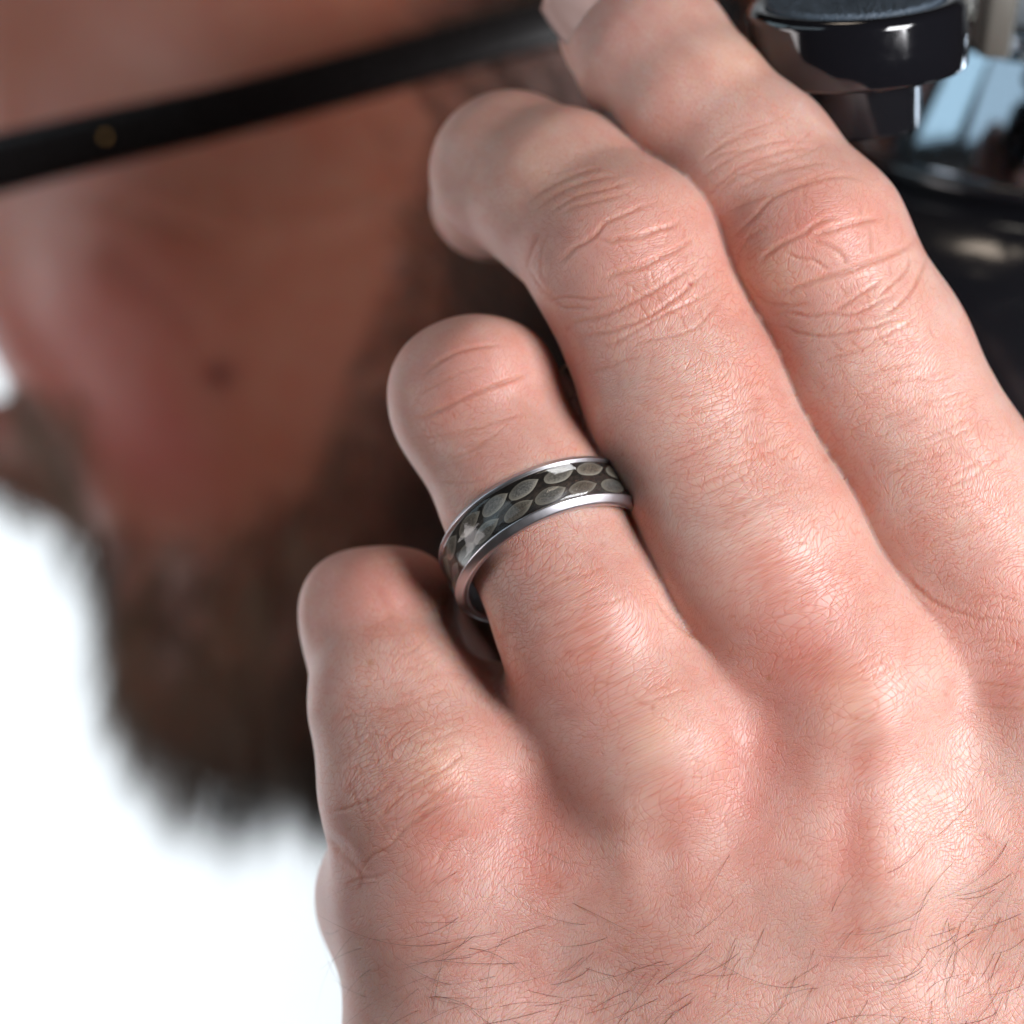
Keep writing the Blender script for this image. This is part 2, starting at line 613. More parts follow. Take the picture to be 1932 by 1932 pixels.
def hand_sdf(X):
    body = None
    for c in META:
        e = chain(X, c, 3.0)
        body = e if body is None else smin(body, e, np.float32(12.0))
    for c in BULK:
        body = smin(body, chain(X, c, 4.0), np.float32(6.5))
    hx = [X[i] - np.float32(HYPO[0][i]) for i in range(3)]
    body = smin(body, np.sqrt(hx[0] ** 2 + hx[1] ** 2 + hx[2] ** 2) - np.float32(HYPO[1]), np.float32(5.0))
    out = None
    for k, c in FING.items():
        fc = chain(X, c, 2.2)
        for q, r in BONE.get(k, ()):
            bx = [X[i] - np.float32(q[i]) for i in range(3)]
            fc = smin(fc, np.sqrt(bx[0] ** 2 + bx[1] ** 2 + bx[2] ** 2) - np.float32(r), np.float32(2.6))
        e = smin(body, fc, np.float32(4.0 if k != 'thumb' else 8.0))
        out = e if out is None else smin(out, e, np.float32(.5))
    return out


def near_view(c, n):
    uv = to_uv(c)
    return (n[:, 1] < .55) & (uv[:, 0] > 520) & (uv[:, 0] < 1990) & (uv[:, 1] > -60) & (uv[:, 1] < 1990) & (c[:, 1] < 26)


V, F, N = sdf_mesh(hand_sdf, (-27, -16, -74), (80, 60, 66), 1.0, 1, near_view, 2)
UV = to_uv(V)
front = np.clip((-N[:, 1] + 0.05) / 0.35, 0, 1)
front = front * front * (3 - 2 * front)
disp = np.zeros(len(V))


def ztrace(ox, oy, zoom):
    return lambda pts: [((x / zoom + ox) * 0.966, (y / zoom + oy) * 0.966) for x, y in pts]


Z1 = ztrace(1000, 300, 3.864)     # middle finger joint
Z2 = ztrace(1400, 300, 3.864)     # index finger joint
Z4 = ztrace(0, 0, 1.932)
Z6 = ztrace(560, 1200, 2.415)
Z7 = ztrace(700, 800, 2.76)
Z8 = ztrace(1200, 1200, 2.415)
CR = []


def add(z, pts, w, dep):
    CR.append((z(pts), w, dep))


# middle finger joint
add(Z1, [(330, 860), (400, 790), (480, 710), (560, 670), (640, 610), (700, 530), (780, 490), (880, 450), (980, 400), (1100, 375)], 5, .22)
add(Z1, [(620, 640), (740, 670), (800, 650), (900, 640), (1000, 620), (1100, 575), (1200, 550), (1290, 490)], 6, .26)
add(Z1, [(640, 970), (740, 930), (850, 890), (960, 865), (1050, 820), (1150, 770), (1250, 720), (1370, 640)], 6.5, .30)
add(Z1, [(190, 1080), (300, 1100), (420, 1085), (600, 1100), (720, 1080), (830, 1070)], 4, .14)
add(Z1, [(330, 1100), (390, 1165), (480, 1165), (600, 1170)], 4, .16)
add(Z1, [(410, 1310), (520, 1270), (650, 1240), (780, 1190), (900, 1130), (1050, 1050), (1180, 970), (1290, 900), (1430, 800)], 5, .22)
add(Z1, [(480, 1400), (620, 1370), (760, 1340), (900, 1290), (1050, 1220), (1180, 1130), (1290, 1050), (1390, 960), (1500, 880)], 5, .2)
add(Z1, [(600, 1480), (750, 1440), (900, 1360), (1050, 1270), (1200, 1190), (1350, 1120), (1500, 1040), (1600, 970)], 4.5, .16)
add(Z1, [(860, 1470), (1000, 1420), (1150, 1390), (1280, 1360), (1400, 1300), (1500, 1200), (1600, 1080)], 4.5, .14)
add(Z1, [(560, 1660), (700, 1620), (850, 1560), (1000, 1530)], 4, .10)
add(Z1, [(215, 600), (160, 710), (120, 830), (110, 900)], 4.5, .16)
add(Z1, [(110, 850), (170, 940), (240, 1040), (330, 1090)], 4.5, .16)
add(Z1, [(300, 560), (240, 680), (220, 800), (230, 920), (290, 1000)], 4, .10)
for q in ([(150, 440), (260, 360), (400, 270), (560, 210), (700, 180), (830, 170)],
          [(250, 480), (380, 380), (520, 310), (700, 270), (830, 230), (950, 200)],
          [(120, 370), (250, 270), (400, 190), (560, 130), (700, 110)],
          [(350, 470), (450, 410), (600, 370), (760, 330), (900, 290)]):
    add(Z1, q, 5, .13)
for q in ([(800, 680), (850, 750), (910, 830)], [(840, 510), (850, 560), (870, 610)], [(1190, 590), (1165, 640), (1170, 690)],
          [(1310, 540), (1300, 590), (1290, 640)], [(990, 880), (1000, 950), (1010, 1030)], [(890, 990), (920, 1030), (940, 1070)],
          [(1080, 1050), (1110, 1100), (1130, 1160)], [(1180, 820), (1200, 860), (1230, 900)], [(1330, 750), (1315, 800), (1310, 850)],
          [(1050, 880), (1060, 940), (1075, 1000)], [(1200, 980), (1230, 1040), (1250, 1080)], [(960, 1130), (990, 1180), (1030, 1230)],
          [(1370, 880), (1380, 960), (1390, 1020)], [(1260, 1200), (1290, 1270), (1310, 1330)], [(1400, 1130), (1420, 1200), (1450, 1260)]):
    add(Z1, q, 3.5, .11)
# index finger joint
add(Z2, [(310, 840), (360, 780), (450, 710), (560, 650), (660, 605), (720, 550), (800, 510), (870, 490), (950, 490)], 5.5, .26)
add(Z2, [(700, 640), (760, 610), (850, 585), (950, 550), (1060, 520), (1170, 500), (1260, 495)], 6.5, .28)
add(Z2, [(690, 640), (760, 670), (850, 700), (930, 760), (990, 850)], 6, .18)
add(Z2, [(510, 740), (620, 790), (720, 800), (800, 850), (870, 890)], 4.5, .15)
add(Z2, [(400, 1040), (540, 1030), (680, 985), (800, 945), (900, 915), (1010, 880), (1130, 830), (1250, 790), (1370, 740), (1470, 680), (1510, 600)], 6.5, .30)
add(Z2, [(850, 1210), (960, 1140), (1080, 1060), (1180, 1000), (1250, 940)], 4.5, .18)
add(Z2, [(400, 1210), (560, 1200), (680, 1230), (850, 1210), (1000, 1215), (1130, 1170), (1250, 1100), (1360, 1060)], 4.5, .17)
add(Z2, [(390, 1290), (520, 1310), (600, 1350), (750, 1375), (900, 1370), (1060, 1330), (1200, 1300), (1350, 1250), (1480, 1230)], 4.5, .17)
add(Z2, [(1220, 1240), (1330, 1170), (1430, 1080), (1500, 980), (1560, 850), (1590, 760)], 5, .17)
add(Z2, [(1210, 1090), (1300, 1000), (1400, 910), (1450, 830), (1450, 740)], 4.5, .16)
add(Z2, [(1155, 530), (1165, 640), (1160, 760)], 4.5, .15)
add(Z2, [(80, 680), (150, 600), (280, 480), (400, 350), (560, 270), (700, 220), (850, 180), (1000, 175), (1150, 210)], 5, .16)
add(Z2, [(50, 460), (200, 380), (350, 330), (500, 270), (640, 220), (780, 160), (900, 130)], 5, .11)
add(Z2, [(0, 300), (120, 190), (260, 130), (400, 90), (550, 40)], 5, .10)
add(Z2, [(100, 300), (250, 220), (420, 140), (600, 100), (760, 70), (900, 75)], 5, .10)
add(Z2, [(-100, 330), (50, 200), (200, 90), (380, 20), (560, -30), (760, -40)], 5, .10)
add(Z2, [(-120, 200), (30, 80), (200, -10), (400, -80), (620, -110)], 5, .09)
add(Z2, [(-140, 80), (20, -50), (200, -130), (420, -180)], 5, .08)
add(Z2, [(400, 540), (280, 600), (200, 680), (160, 780), (180, 900)], 4.5, .10)
add(Z2, [(200, 860), (260, 1000), (360, 1110), (500, 1140), (720, 1130)], 4.5, .12)
add(Z2, [(750, 1590), (870, 1540), (1000, 1510), (1200, 1440), (1400, 1440)], 4.5, .12)
add(Z2, [(1100, 1430), (1220, 1390), (1370, 1320), (1520, 1230)], 4.5, .12)
add(Z2, [(1100, 1700), (1250, 1640), (1430, 1600), (1550, 1540)], 4.5, .10)
for q in ([(890, 960), (940, 1020), (990, 1090)], [(1310, 790), (1300, 850), (1320, 930)], [(1100, 380), (1080, 440), (1110, 480)],
          [(1310, 440), (1290, 510), (1300, 580)], [(1390, 560), (1400, 620), (1370, 690)], [(1040, 1210), (1090, 1270), (1120, 1310)],
          [(1130, 1050), (1140, 1110), (1160, 1190)], [(1200, 1320), (1230, 1390), (1290, 1450)], [(1380, 1310), (1430, 1390), (1500, 1460)],
          [(1600, 1250), (1620, 1350), (1690, 1420)], [(850, 1400), (900, 1460), (960, 1500)], [(1000, 1400), (1060, 1460), (1110, 1490)],
          [(680, 220), (650, 300), (670, 410)], [(600, 440), (590, 510), (610, 580)]):
    add(Z2, q, 3.5, .11)
# ring finger joint and by the ring
add(Z4, [(1560, 1590), (1640, 1560), (1740, 1510), (1830, 1470), (1940, 1430), (2010, 1400)], 5, .26)
add(Z4, [(1590, 1420), (1650, 1370), (1720, 1330), (1800, 1310), (1900, 1300)], 5, .20)
add(Z4, [(1600, 1660), (1750, 1630), (1880, 1590), (2000, 1550)], 5, .12)
add(Z4, [(1570, 1490), (1650, 1450), (1760, 1400), (1850, 1380)], 4, .09)
add(Z7, [(380, 380), (480, 395), (600, 390), (700, 370)], 4, .10)
# little finger and its knuckle
add(Z6, [(180, 920), (250, 925), (330, 900), (420, 860), (520, 780)], 4.5, .16)
add(Z6, [(400, 1000), (480, 920), (560, 850), (650, 790), (760, 720), (850, 640)], 5, .16)
add(Z6, [(570, 960), (650, 900), (740, 830), (830, 770)], 5, .12)
add(Z6, [(340, 1230), (400, 1140), (480, 1100), (560, 1010), (640, 950), (720, 900)], 5, .20)
add(Z6, [(230, 1120), (300, 1180), (350, 1240), (330, 1330)], 4.5, .16)
add(Z6, [(175, 1060), (210, 1090), (240, 1130)], 5, .26)
add(Z6, [(260, 1290), (340, 1250), (420, 1240), (500, 1200)], 4, .12)
add(Z6, [(700, 1180), (740, 1110), (790, 1060), (850, 1030)], 5, .12)
for k in range(7):
    add(Z6, [(420 + 25 * k, 700 + 55 * k), (560 + 20 * k, 600 + 55 * k), (720 + 20 * k, 520 + 58 * k), (860 + 10 * k, 480 + 66 * k)], 4, .06)
r4 = np.random.default_rng(21)
for i in range(26):                   # crossing lines beside the little knuckle
    cx, cy = r4.normal(680, 38), r4.normal(1440, 75)
    L_ = r4.uniform(60, 150); a = math.radians(r4.normal(-58, 9) if i % 2 else r4.normal(72, 10)); bw = r4.uniform(-10, 10)
    dx_, dy_ = math.cos(a) * L_ / 2, math.sin(a) * L_ / 2
    CR.append(([(cx - dx_, cy - dy_), (cx + bw, cy + bw * .4), (cx + dx_, cy + dy_)], r4.uniform(2.6, 3.4), r4.uniform(.04, .08)))
for i in range(26):                   # and on the side of the ring finger below the ring
    cx, cy = r4.normal(962, 24), r4.normal(1230, 70)
    L_ = r4.uniform(50, 120); a = math.radians(r4.normal(-30, 10) if i % 2 else r4.normal(82, 8)); bw = r4.uniform(-7, 7)
    dx_, dy_ = math.cos(a) * L_ / 2, math.sin(a) * L_ / 2
    CR.append(([(cx - dx_, cy - dy_), (cx + bw, cy + bw * .4), (cx + dx_, cy + dy_)], r4.uniform(2.6, 3.4), r4.uniform(.04, .07)))
# webs between the fingers
add(Z7, [(1590, 1010), (1660, 1100), (1740, 1180), (1860, 1260)], 6, .20)
add(lambda q: q, [(1705, 1080), (1740, 1120), (1790, 1150), (1860, 1170)], 6, .18)
for k in range(7):
    add(Z8, [(720 + 60 * k, 330 + 20 * k - 90), (900 + 60 * k, 200 + 20 * k), (1080 + 55 * k, 150 + 10 * k)], 5, .05)
for k in range(6):
    add(lambda q: q, [(1830, 1130 + 40 * k), (1880, 1125 + 42 * k), (1940, 1140 + 40 * k)], 5, .09)
# skin folds lying across the straight parts of the fingers
r2 = np.random.default_rng(3)
for cx0, cy0, cx1, cy1, n in ((1290, 700, 1430, 1050, 26), (1680, 700, 1850, 1040, 24), (1010, 1080, 1150, 1330, 20),
                              (690, 1180, 760, 1400, 14), (840, 800, 900, 900, 8), (1380, 230, 1480, 350, 9)):
    for i in range(n):
        t = (i + r2.uniform(-.5, .5)) / n
        cx, cy = cx0 + (cx1 - cx0) * t, cy0 + (cy1 - cy0) * t
        cx += r2.uniform(-70, 110); L_ = r2.uniform(50, 150); sl = r2.uniform(-.55, -.12); bow = r2.uniform(-16, 10)
        CR.append(([(cx - L_ / 2, cy - sl * L_ / 2), (cx - L_ / 6, cy - sl * L_ / 6 - bow), (cx + L_ / 6, cy + sl * L_ / 6 - bow),
                    (cx + L_ / 2, cy + sl * L_ / 2)], r2.uniform(3.4, 5), r2.uniform(.03, .08)))
for pts, w_, d_ in CR:
    crease(UV, disp, pts, w_ * .85, d_ * (.66 if w_ > 3.6 else .35), front, .12)


def blob(u, v, ru, rv, ang=0.0):
    c, s = math.cos(math.radians(ang)), math.sin(math.radians(ang))
    out = np.zeros(len(UV))
    R = 2.8 * max(ru, rv)
    i = np.where((np.abs(UV[:, 0] - u) < R) & (np.abs(UV[:, 1] - v) < R))[0]
    du, dv = UV[i, 0] - u, UV[i, 1] - v
    a = (du * c + dv * s) / ru
    b_ = (-du * s + dv * c) / rv
    out[i] = np.exp(-(a * a + b_ * b_)) * front[i]
    return out


# bones, tendons and hollows of the back of the hand (mm out of the skin)
for u, v, ru, rv, ang, h in (
        (1265, 1410, 80, 140, 20, .5), (1650, 1290, 90, 150, 20, .4), (835, 1455, 80, 95, 25, .9), (1960, 1320, 90, 120, 10, .6),
        (1010, 1545, 70, 120, 0, -.2), (1430, 1420, 70, 150, 8, -.5), (1600, 1560, 40, 200, 4, -.35), (1255, 1640, 40, 120, -4, -.25),
        (1700, 1640, 60, 260, 3, .4), (1180, 1620, 40, 120, -6, .25), (800, 1640, 60, 60, 0, .4),
        (1540, 460, 75, 90, 20, .25), (1175, 480, 80, 90, 20, .3), (640, 1600, 40, 14, 40, -.5)):
    disp += h * blob(u, v, ru, rv, ang)
# uneven skin at a few millimetres
for i in range(60):
    u, v = r2.uniform(600, 1932), r2.uniform(1350, 1932)
    disp += r2.uniform(-.12, .12) * blob(u, v, r2.uniform(25, 70), r2.uniform(40, 120), r2.uniform(-30, 30))
V = V + N * disp[:, None]

# skin colour: base tone, red over joints and in hollows (partly painted shade), pale yellow where the skin is stretched over bone
base = np.array([0.61, 0.380, 0.318])
C = np.repeat(base[None], len(V), 0)
RED = np.array([0.56, 0.205, 0.16]); YEL = np.array([0.74, 0.50, 0.375]); MAU = np.array([0.56, 0.34, 0.31]); PAL = np.array([0.69, 0.45, 0.38])


def paint(col, w):
    global C
    i = np.where(w > 1e-4)[0]
    w = np.clip(w[i], 0, 1)[:, None]
    C[i] = C[i] * (1 - w) + col * w


for u, v, ru, rv, ang, col, wt in (
        (1540, 430, 150, 110, 20, RED, .42), (1150, 470, 160, 120, 20, RED, .36), (1500, 400, 60, 60, 0, RED, .3),
        (870, 700, 140, 110, 0, RED, .45), (700, 1110, 120, 90, 0, RED, .40), (1130, 1200, 110, 130, 0, RED, .25),
        (1530, 1230, 90, 110, 30, RED, .55), (1440, 1420, 70, 170, 5, RED, .40), (1010, 1560, 80, 130, 0, RED, .35),
        (1915, 1290, 80, 100, 0, RED, .55), (830, 1570, 130, 90, 0, RED, .35), (1610, 1560, 40, 200, 4, RED, .40),
        (1270, 1620, 60, 150, 0, RED, .3), (1270, 1900, 70, 120, 0, RED, .2), (1010, 1270, 80, 90, 0, RED, .25),
        (1300, 830, 120, 200, -20, PAL, .35), (1700, 760, 110, 260, -25, PAL, .2), (1400, 230, 110, 90, 40, PAL, .3),
        (1430, 1480, 130, 220, 5, RED, .38), (1020, 1600, 130, 160, 0, RED, .36), (1480, 1180, 150, 150, 0, RED, .3), (1850, 1150, 120, 160, 0, RED, .25),
        (1600, 1700, 60, 260, 3, RED, .3), (760, 1650, 130, 110, 0, RED, .3), (1080, 1350, 140, 100, 0, RED, .28), (640, 1160, 70, 120, 0, RED, .25),
        (1100, 700, 60, 220, -25, RED, .22), (1420, 640, 50, 260, -25, RED, .3), (960, 1000, 60, 200, -25, RED, .2),
        (1240, 1390, 45, 75, 20, YEL, .45), (1610, 1310, 55, 65, 20, YEL, .35), (820, 1440, 50, 50, 0, YEL, .5), (1450, 520, 60, 50, 0, YEL, .5),
        (1395, 105, 60, 50, 0, YEL, .5), (1010, 330, 70, 60, 0, YEL, .35),
        (640, 1680, 80, 130, 0, MAU, .4), (900, 1850, 300, 160, 0, MAU, .30), (1780, 1750, 260, 220, 0, PAL, .35),
        (620, 1350, 40, 260, 0, MAU, .3), (1150, 30, 90, 70, 0, MAU, .5), (870, 440, 50, 50, 0, RED, .4)):
    paint(col, wt * blob(u, v, ru, rv, ang))
for pts, w_, d_ in CR:                # folds painted redder and darker: skin redness plus painted-in shade
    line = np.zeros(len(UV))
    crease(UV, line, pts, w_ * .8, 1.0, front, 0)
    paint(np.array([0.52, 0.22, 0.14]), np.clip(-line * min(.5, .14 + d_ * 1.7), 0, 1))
for i in range(70):                # small red and brown dots
    u, v = r2.uniform(620, 1932), r2.uniform(1300, 1932)
    if r2.random() < .25:
        u, v = r2.uniform(1050, 1750), r2.uniform(500, 1100)
    s_ = r2.uniform(3.0, 6)
    paint(np.array([0.42, 0.15, 0.09]), r2.uniform(.2, .5) * blob(u, v, s_, s_))
paint(np.array([0.35, 0.03, 0.02]), .9 * blob(1303, 536, 3.6, 3.6))
for u, v in ((1795, 1754), (1180, 1790), (699, 1250), (1450, 1280)):
    paint(np.array([0.45, 0.20, 0.09]), .6 * blob(u, v, 6, 6))

grain = 0.85 + 0.6 * blob(1440, 760, 110, 330, -25) + 0.5 * blob(950, 1150, 90, 160) + .6 * blob(690, 1420, 120, 160) \
    + .4 * blob(1800, 1000, 130, 300, -20) - .2 * blob(870, 700, 130, 100)
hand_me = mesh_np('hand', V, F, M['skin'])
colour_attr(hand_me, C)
ga = hand_me.attributes.new('grain', 'FLOAT', 'POINT')
ga.data.foreach_set('value', np.clip(grain, .3, 1.6).astype(np.float32))
ca, sa = math.cos(math.radians(25)), math.sin(math.radians(25))
un = np.zeros((len(V), 3), np.float32)
xr = V[:, 0] * ca + V[:, 2] * sa                 # across the fingers
nx = N[:, 0] * ca + N[:, 2] * sa
un[:, 0] = xr + V[:, 1] * np.tanh(1.8 * nx)
un[:, 1] = -V[:, 0] * sa + V[:, 2] * ca
r5 = np.random.default_rng(5)
for j in (0, 1):                                 # lines wander
    for q in range(10):
        k_ = r5.normal(0, 1.0, 2) * r5.choice([.3, .6, 1.1])
        un[:, j] += .22 / max(.5, np.hypot(*k_)) * np.sin(un[:, 0] * k_[0] + un[:, 1] * k_[1] + r5.uniform(0, 6.28))
ua = hand_me.attributes.new('unrolled', 'FLOAT_VECTOR', 'POINT')
ua.data.foreach_set('vector', un.ravel())
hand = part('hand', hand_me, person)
HV, HN, HUV, HF = V, N, UV, front


# ------------------------------------------------------------------ hair strands
def strands(name, roots, dirs, lens, bend, rad, mat, parent, seg=5, shade=None, kind='stuff'):
    n = len(roots)
    t = np.linspace(0, 1, seg + 1)
    pts = roots[:, None] + dirs[:, None] * (lens[:, None] * t)[..., None] + bend[:, None] * (lens[:, None] * t * t)[..., None]
    tan = np.gradient(pts, axis=1)
    tan /= np.maximum(np.linalg.norm(tan, axis=2), 1e-9)[..., None]
    up = np.array([0.13, 0.95, 0.29])
    a = np.cross(tan, up); a /= np.maximum(np.linalg.norm(a, axis=2), 1e-6)[..., None]
    b_ = np.cross(tan, a)
    r = np.asarray(rad)[:, None] * (1 - 0.85 * t ** 1.5)[None]
    Vs = []
    for k in range(3):
        an = 2 * np.pi * k / 3
        Vs.append(pts + (a * math.cos(an) + b_ * math.sin(an)) * r[..., None])
    Vs = np.stack(Vs, 2).reshape(-1, 3)
    i = np.arange(n)[:, None, None] * (seg + 1) * 3
    s_ = np.arange(seg)[None, :, None] * 3
    k = np.arange(3)[None, None, :]
    k2 = (k + 1) % 3
    Fq = np.stack([i + s_ + k, i + s_ + k2, i + s_ + 3 + k2, i + s_ + 3 + k], -1).reshape(-1, 4)
    me = mesh_np(name, Vs, Fq, mat)
    sh = me.attributes.new('shade', 'FLOAT', 'POINT')
    if shade is None:
        shade = rng.random(n)
    sh.data.foreach_set('value', np.repeat(shade, (seg + 1) * 3).astype(np.float32))
    o = part(name, me, parent)
    if kind:
        o['kind'] = kind
    return o


# hairs of the back of the hand
vis = np.where((HF > .9) & (HUV[:, 0] > 590) & (HUV[:, 0] < 1990) & (HUV[:, 1] > 1430) & (HUV[:, 1] < 1990))[0]
u_, v_ = HUV[vis, 0], HUV[vis, 1]
dens = np.clip((v_ - 1650) / 160, 0, 1) * np.clip((u_ - 700) / 150, .25, 1) * .8 + np.clip((u_ - 1650) / 150, 0, 1) * np.clip((v_ - 1480) / 160, 0, 1) * .55
dens += .10 * np.clip((v_ - 1560) / 60, 0, 1) * (u_ > 850)
NH = 170
pick = rng.choice(vis, NH, replace=False, p=dens / dens.sum())
u_, v_ = HUV[pick, 0], HUV[pick, 1]
ang = np.where(u_ < 1150, rng.normal(-18, 22, NH), rng.normal(-42, 20, NH)) + np.clip((u_ - 1600) / 300, 0, 1) * rng.normal(-12, 14, NH)
ang = np.radians(ang)
flip = np.where(rng.random(NH) < .16, -1.0, 1.0)
dx, dz = np.cos(ang) * 1.0, np.sin(ang)
dirs = np.stack([dx, np.zeros(NH), -dz], 1)
# hairs grow out toward the little-finger side and down, then lie on the skin
dirs = -dirs * flip[:, None]
nrm = HN[pick]
dirs -= nrm * (dirs * nrm).sum(1)[:, None]
dirs /= np.linalg.norm(dirs, axis=1)[:, None]
side = np.cross(dirs, nrm)
lens = rng.uniform(5, 14, NH)
bend = side * rng.normal(.15, .45, NH)[:, None] - nrm * rng.uniform(.05, .15, NH)[:, None]
strands('hand_hair', HV[pick] - nrm * .05, dirs + nrm * .16, lens, bend, rng.uniform(.017, .030, NH), M['hand_hair'], hand, seg=8)

# finger nail of the index finger
def nail():
    ax = P(1185, 55, 24) - P(1310, 195, 17); ax /= np.linalg.norm(ax)
    out = np.array([-.34, -.88, .10]); out -= ax * (out @ ax); out /= np.linalg.norm(out)
    c = P(1185, 55, 24) + out * 7.85 + ax * .5
    sd = np.cross(ax, out)
    nu, nv = 14, 12
    Vn = []
    for i in range(nu):
        for j in range(nv):
            a = (i / (nu - 1) - .5) * 1.9
            l = (j / (nv - 1) - .5)
            r = 7.2
            wv = math.sqrt(max(0.0, 1 - (abs(l) * 2) ** 5)) if l < 0 else 1 - .12 * (2 * l) ** 3
            Vn.append(c + sd * math.sin(a * wv) * r + out * (math.cos(a * wv) - 1) * r + ax * l * 12.0 + out * .35 * (1 - (2 * l) ** 2))
    Fn = [(i * nv + j, (i + 1) * nv + j, (i + 1) * nv + j + 1, i * nv + j + 1) for i in range(nu - 1) for j in range(nv - 1)]
    Vn = np.array(Vn); k = len(Vn)
    V2 = np.concatenate([Vn, Vn - out * .5])
    F2 = [*Fn, *[tuple(q + k for q in f[::-1]) for f in Fn]]
    edge = [i * nv for i in range(nu)] + [(nu - 1) * nv + j for j in range(1, nv)] + [i * nv + nv - 1 for i in range(nu - 2, -1, -1)] + [j for j in range(nv - 2, 0, -1)]
    for a_, b_ in zip(edge, edge[1:] + edge[:1]):
        F2.append((a_, b_, b_ + k, a_ + k))
    return mesh_np('fingernail', V2, F2, plain('nail', (.62, .40, .35), .3))


part('fingernail', nail(), hand)

# ------------------------------------------------------------------ head
BACK = 34.0                            # the head stands this much further back than the depths listed
HEAD = [
    [((820, 140, 152), 72), ((900, 200, 160), 72)],
    [((285, 520, 112), 24), ((395, 690, 112), 24)],
    [((540, 930, 118), 25), ((480, 1225, 112), 19)],
    [((760, 760, 128), 34), ((800, 1000, 140), 34)],
    [((1050, 900, 165), 42), ((1300, 1750, 185), 42)],
    [((-60, 815, 136), 5.5), ((220, 900, 132), 10)],
]
HEAD = [[(P(u, v, d + BACK), r * 1.065) for (u, v, d), r in c] for c in HEAD]


def head_sdf(X):
    d = None
    for c, k in zip(HEAD, (1, 14, 10, 16, 10, 8)):
        e = seg_dist(X, c[0][0], c[1][0], c[0][1], c[1][1])
        d = e if d is None else smin(d, e, np.float32(k))
    return d


V, F, N = sdf_mesh(head_sdf, (-125, 95, -120), (145, 290, 155), 3.2, 1)
UV = to_uv(V)
front = np.clip((-N[:, 1] + 0.05) / 0.35, 0, 1)
disp = np.zeros(len(V))
for pts, w_, d_ in (([(140, 375), (250, 395), (360, 435), (470, 460), (560, 462)], 16, 1.7),
                    ([(430, 390), (540, 420), (640, 400), (760, 350)], 20, 1.0),
                    ([(190, 470), (320, 560), (420, 650)], 30, .7),
                    ([(750, 440), (780, 500), (790, 580)], 20, 1.0)):
    crease(UV, disp, pts, w_, d_, front)
V = V + N * disp[:, None]
C = np.repeat(np.array([[0.37, 0.140, 0.088]]), len(V), 0)
for u, v, ru, rv, ang, col, wt in ((140, 620, 210, 190, 40, (.64, .24, .21), .75), (270, 830, 150, 100, 40, (.54, .17, .15), .7),
                                   (60, 420, 120, 120, 0, (.62, .42, .38), .5), (620, 400, 200, 120, 0, (.40, .19, .13), .4)):
    paint(np.array(col), wt * blob(u, v, ru, rv, ang))
paint(np.array([.14, .03, .025]), .95 * np.exp(-((UV[:, 0] - 415) ** 2 + (UV[:, 1] - 708) ** 2) / 26 ** 2))
head_me = mesh_np('head', V, F, M['face'])
colour_attr(head_me, C)
head = part('head', head_me, person)
TV, TN, TUV = V, N, UV
Fq = F
fa = np.linalg.norm(np.cross(V[F[:, 2]] - V[F[:, 0]], V[F[:, 3]] - V[F[:, 1]]), axis=1)


def scatter(n, dens_fn):
    c = TV[Fq].mean(1); nn = TN[Fq].mean(1)
    uv = to_uv(c)
    w_ = fa * dens_fn(uv[:, 0], uv[:, 1], nn)
    f = rng.choice(len(Fq), n, p=w_ / w_.sum())
    a, b_ = rng.random(n)[:, None], rng.random(n)[:, None]
    q = TV[Fq[f]]
    p = q[:, 0] * (1 - a) * (1 - b_) + q[:, 1] * a * (1 - b_) + q[:, 2] * a * b_ + q[:, 3] * (1 - a) * b_
    return p, nn[f] / np.linalg.norm(nn[f], axis=1)[:, None]


def ramp(x, a, b_):
    return np.clip((x - a) / (b_ - a), 0, 1)


def beard_density(u, v, nn):
    # beard line: from the corner of the mouth up to the sideburn
    line = np.interp(u, [100, 200, 330, 480, 600, 700, 780, 900], [930, 960, 985, 930, 830, 600, 380, 100])
    return ramp(v, line - 30, line + 90) * (nn[:, 1] < .45) * ramp(u, 60, 130) * (u < 1150) * (v < 1600)


nb = 13000
p, nn = scatter(nb, beard_density)
uv = to_uv(p)
down = np.stack([rng.normal(-.10, .18, nb), rng.normal(-.05, .12, nb), np.full(nb, -1.0)], 1)
dirs = down + nn * rng.uniform(.25, .75, nb)[:, None]
dirs /= np.linalg.norm(dirs, axis=1)[:, None]
lens = rng.uniform(6, 15, nb) * (.45 + .55 * ramp(uv[:, 1], 900, 1200)) * (1 - .25 * (uv[:, 0] > 700))
bend = np.stack([rng.normal(0, .15, nb), rng.normal(0, .1, nb), -rng.uniform(.1, .35, nb)], 1)
cid = (np.floor(p[:, 0] / 3.5) * 7.13 + np.floor(p[:, 2] / 6.0) * 3.71)
hsh = np.abs(np.sin(cid * 12.9898) * 43758.5453) % 1.0
hsx = np.abs(np.sin(cid * 78.233) * 12543.123) % 1.0
dirs += np.stack([(hsx - .5) * .6, (hsh - .5) * .3, np.zeros(nb)], 1)      # strands gather in tufts
lens *= (.85 + .22 * hsh) * np.interp(uv[:, 1], [1200, 1450], [1, .85])
clump = hsx
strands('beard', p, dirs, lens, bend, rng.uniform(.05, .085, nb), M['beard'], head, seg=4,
        shade=np.clip((.65 * clump + .35 * rng.random(nb)) * np.interp(uv[:, 1], [900, 1250, 1500], [1, .85, .35]) * np.interp(uv[:, 0], [480, 720], [1, .08]), 0, 1))  # darker toward the hand: sideburn tone plus the hand's shadow painted in
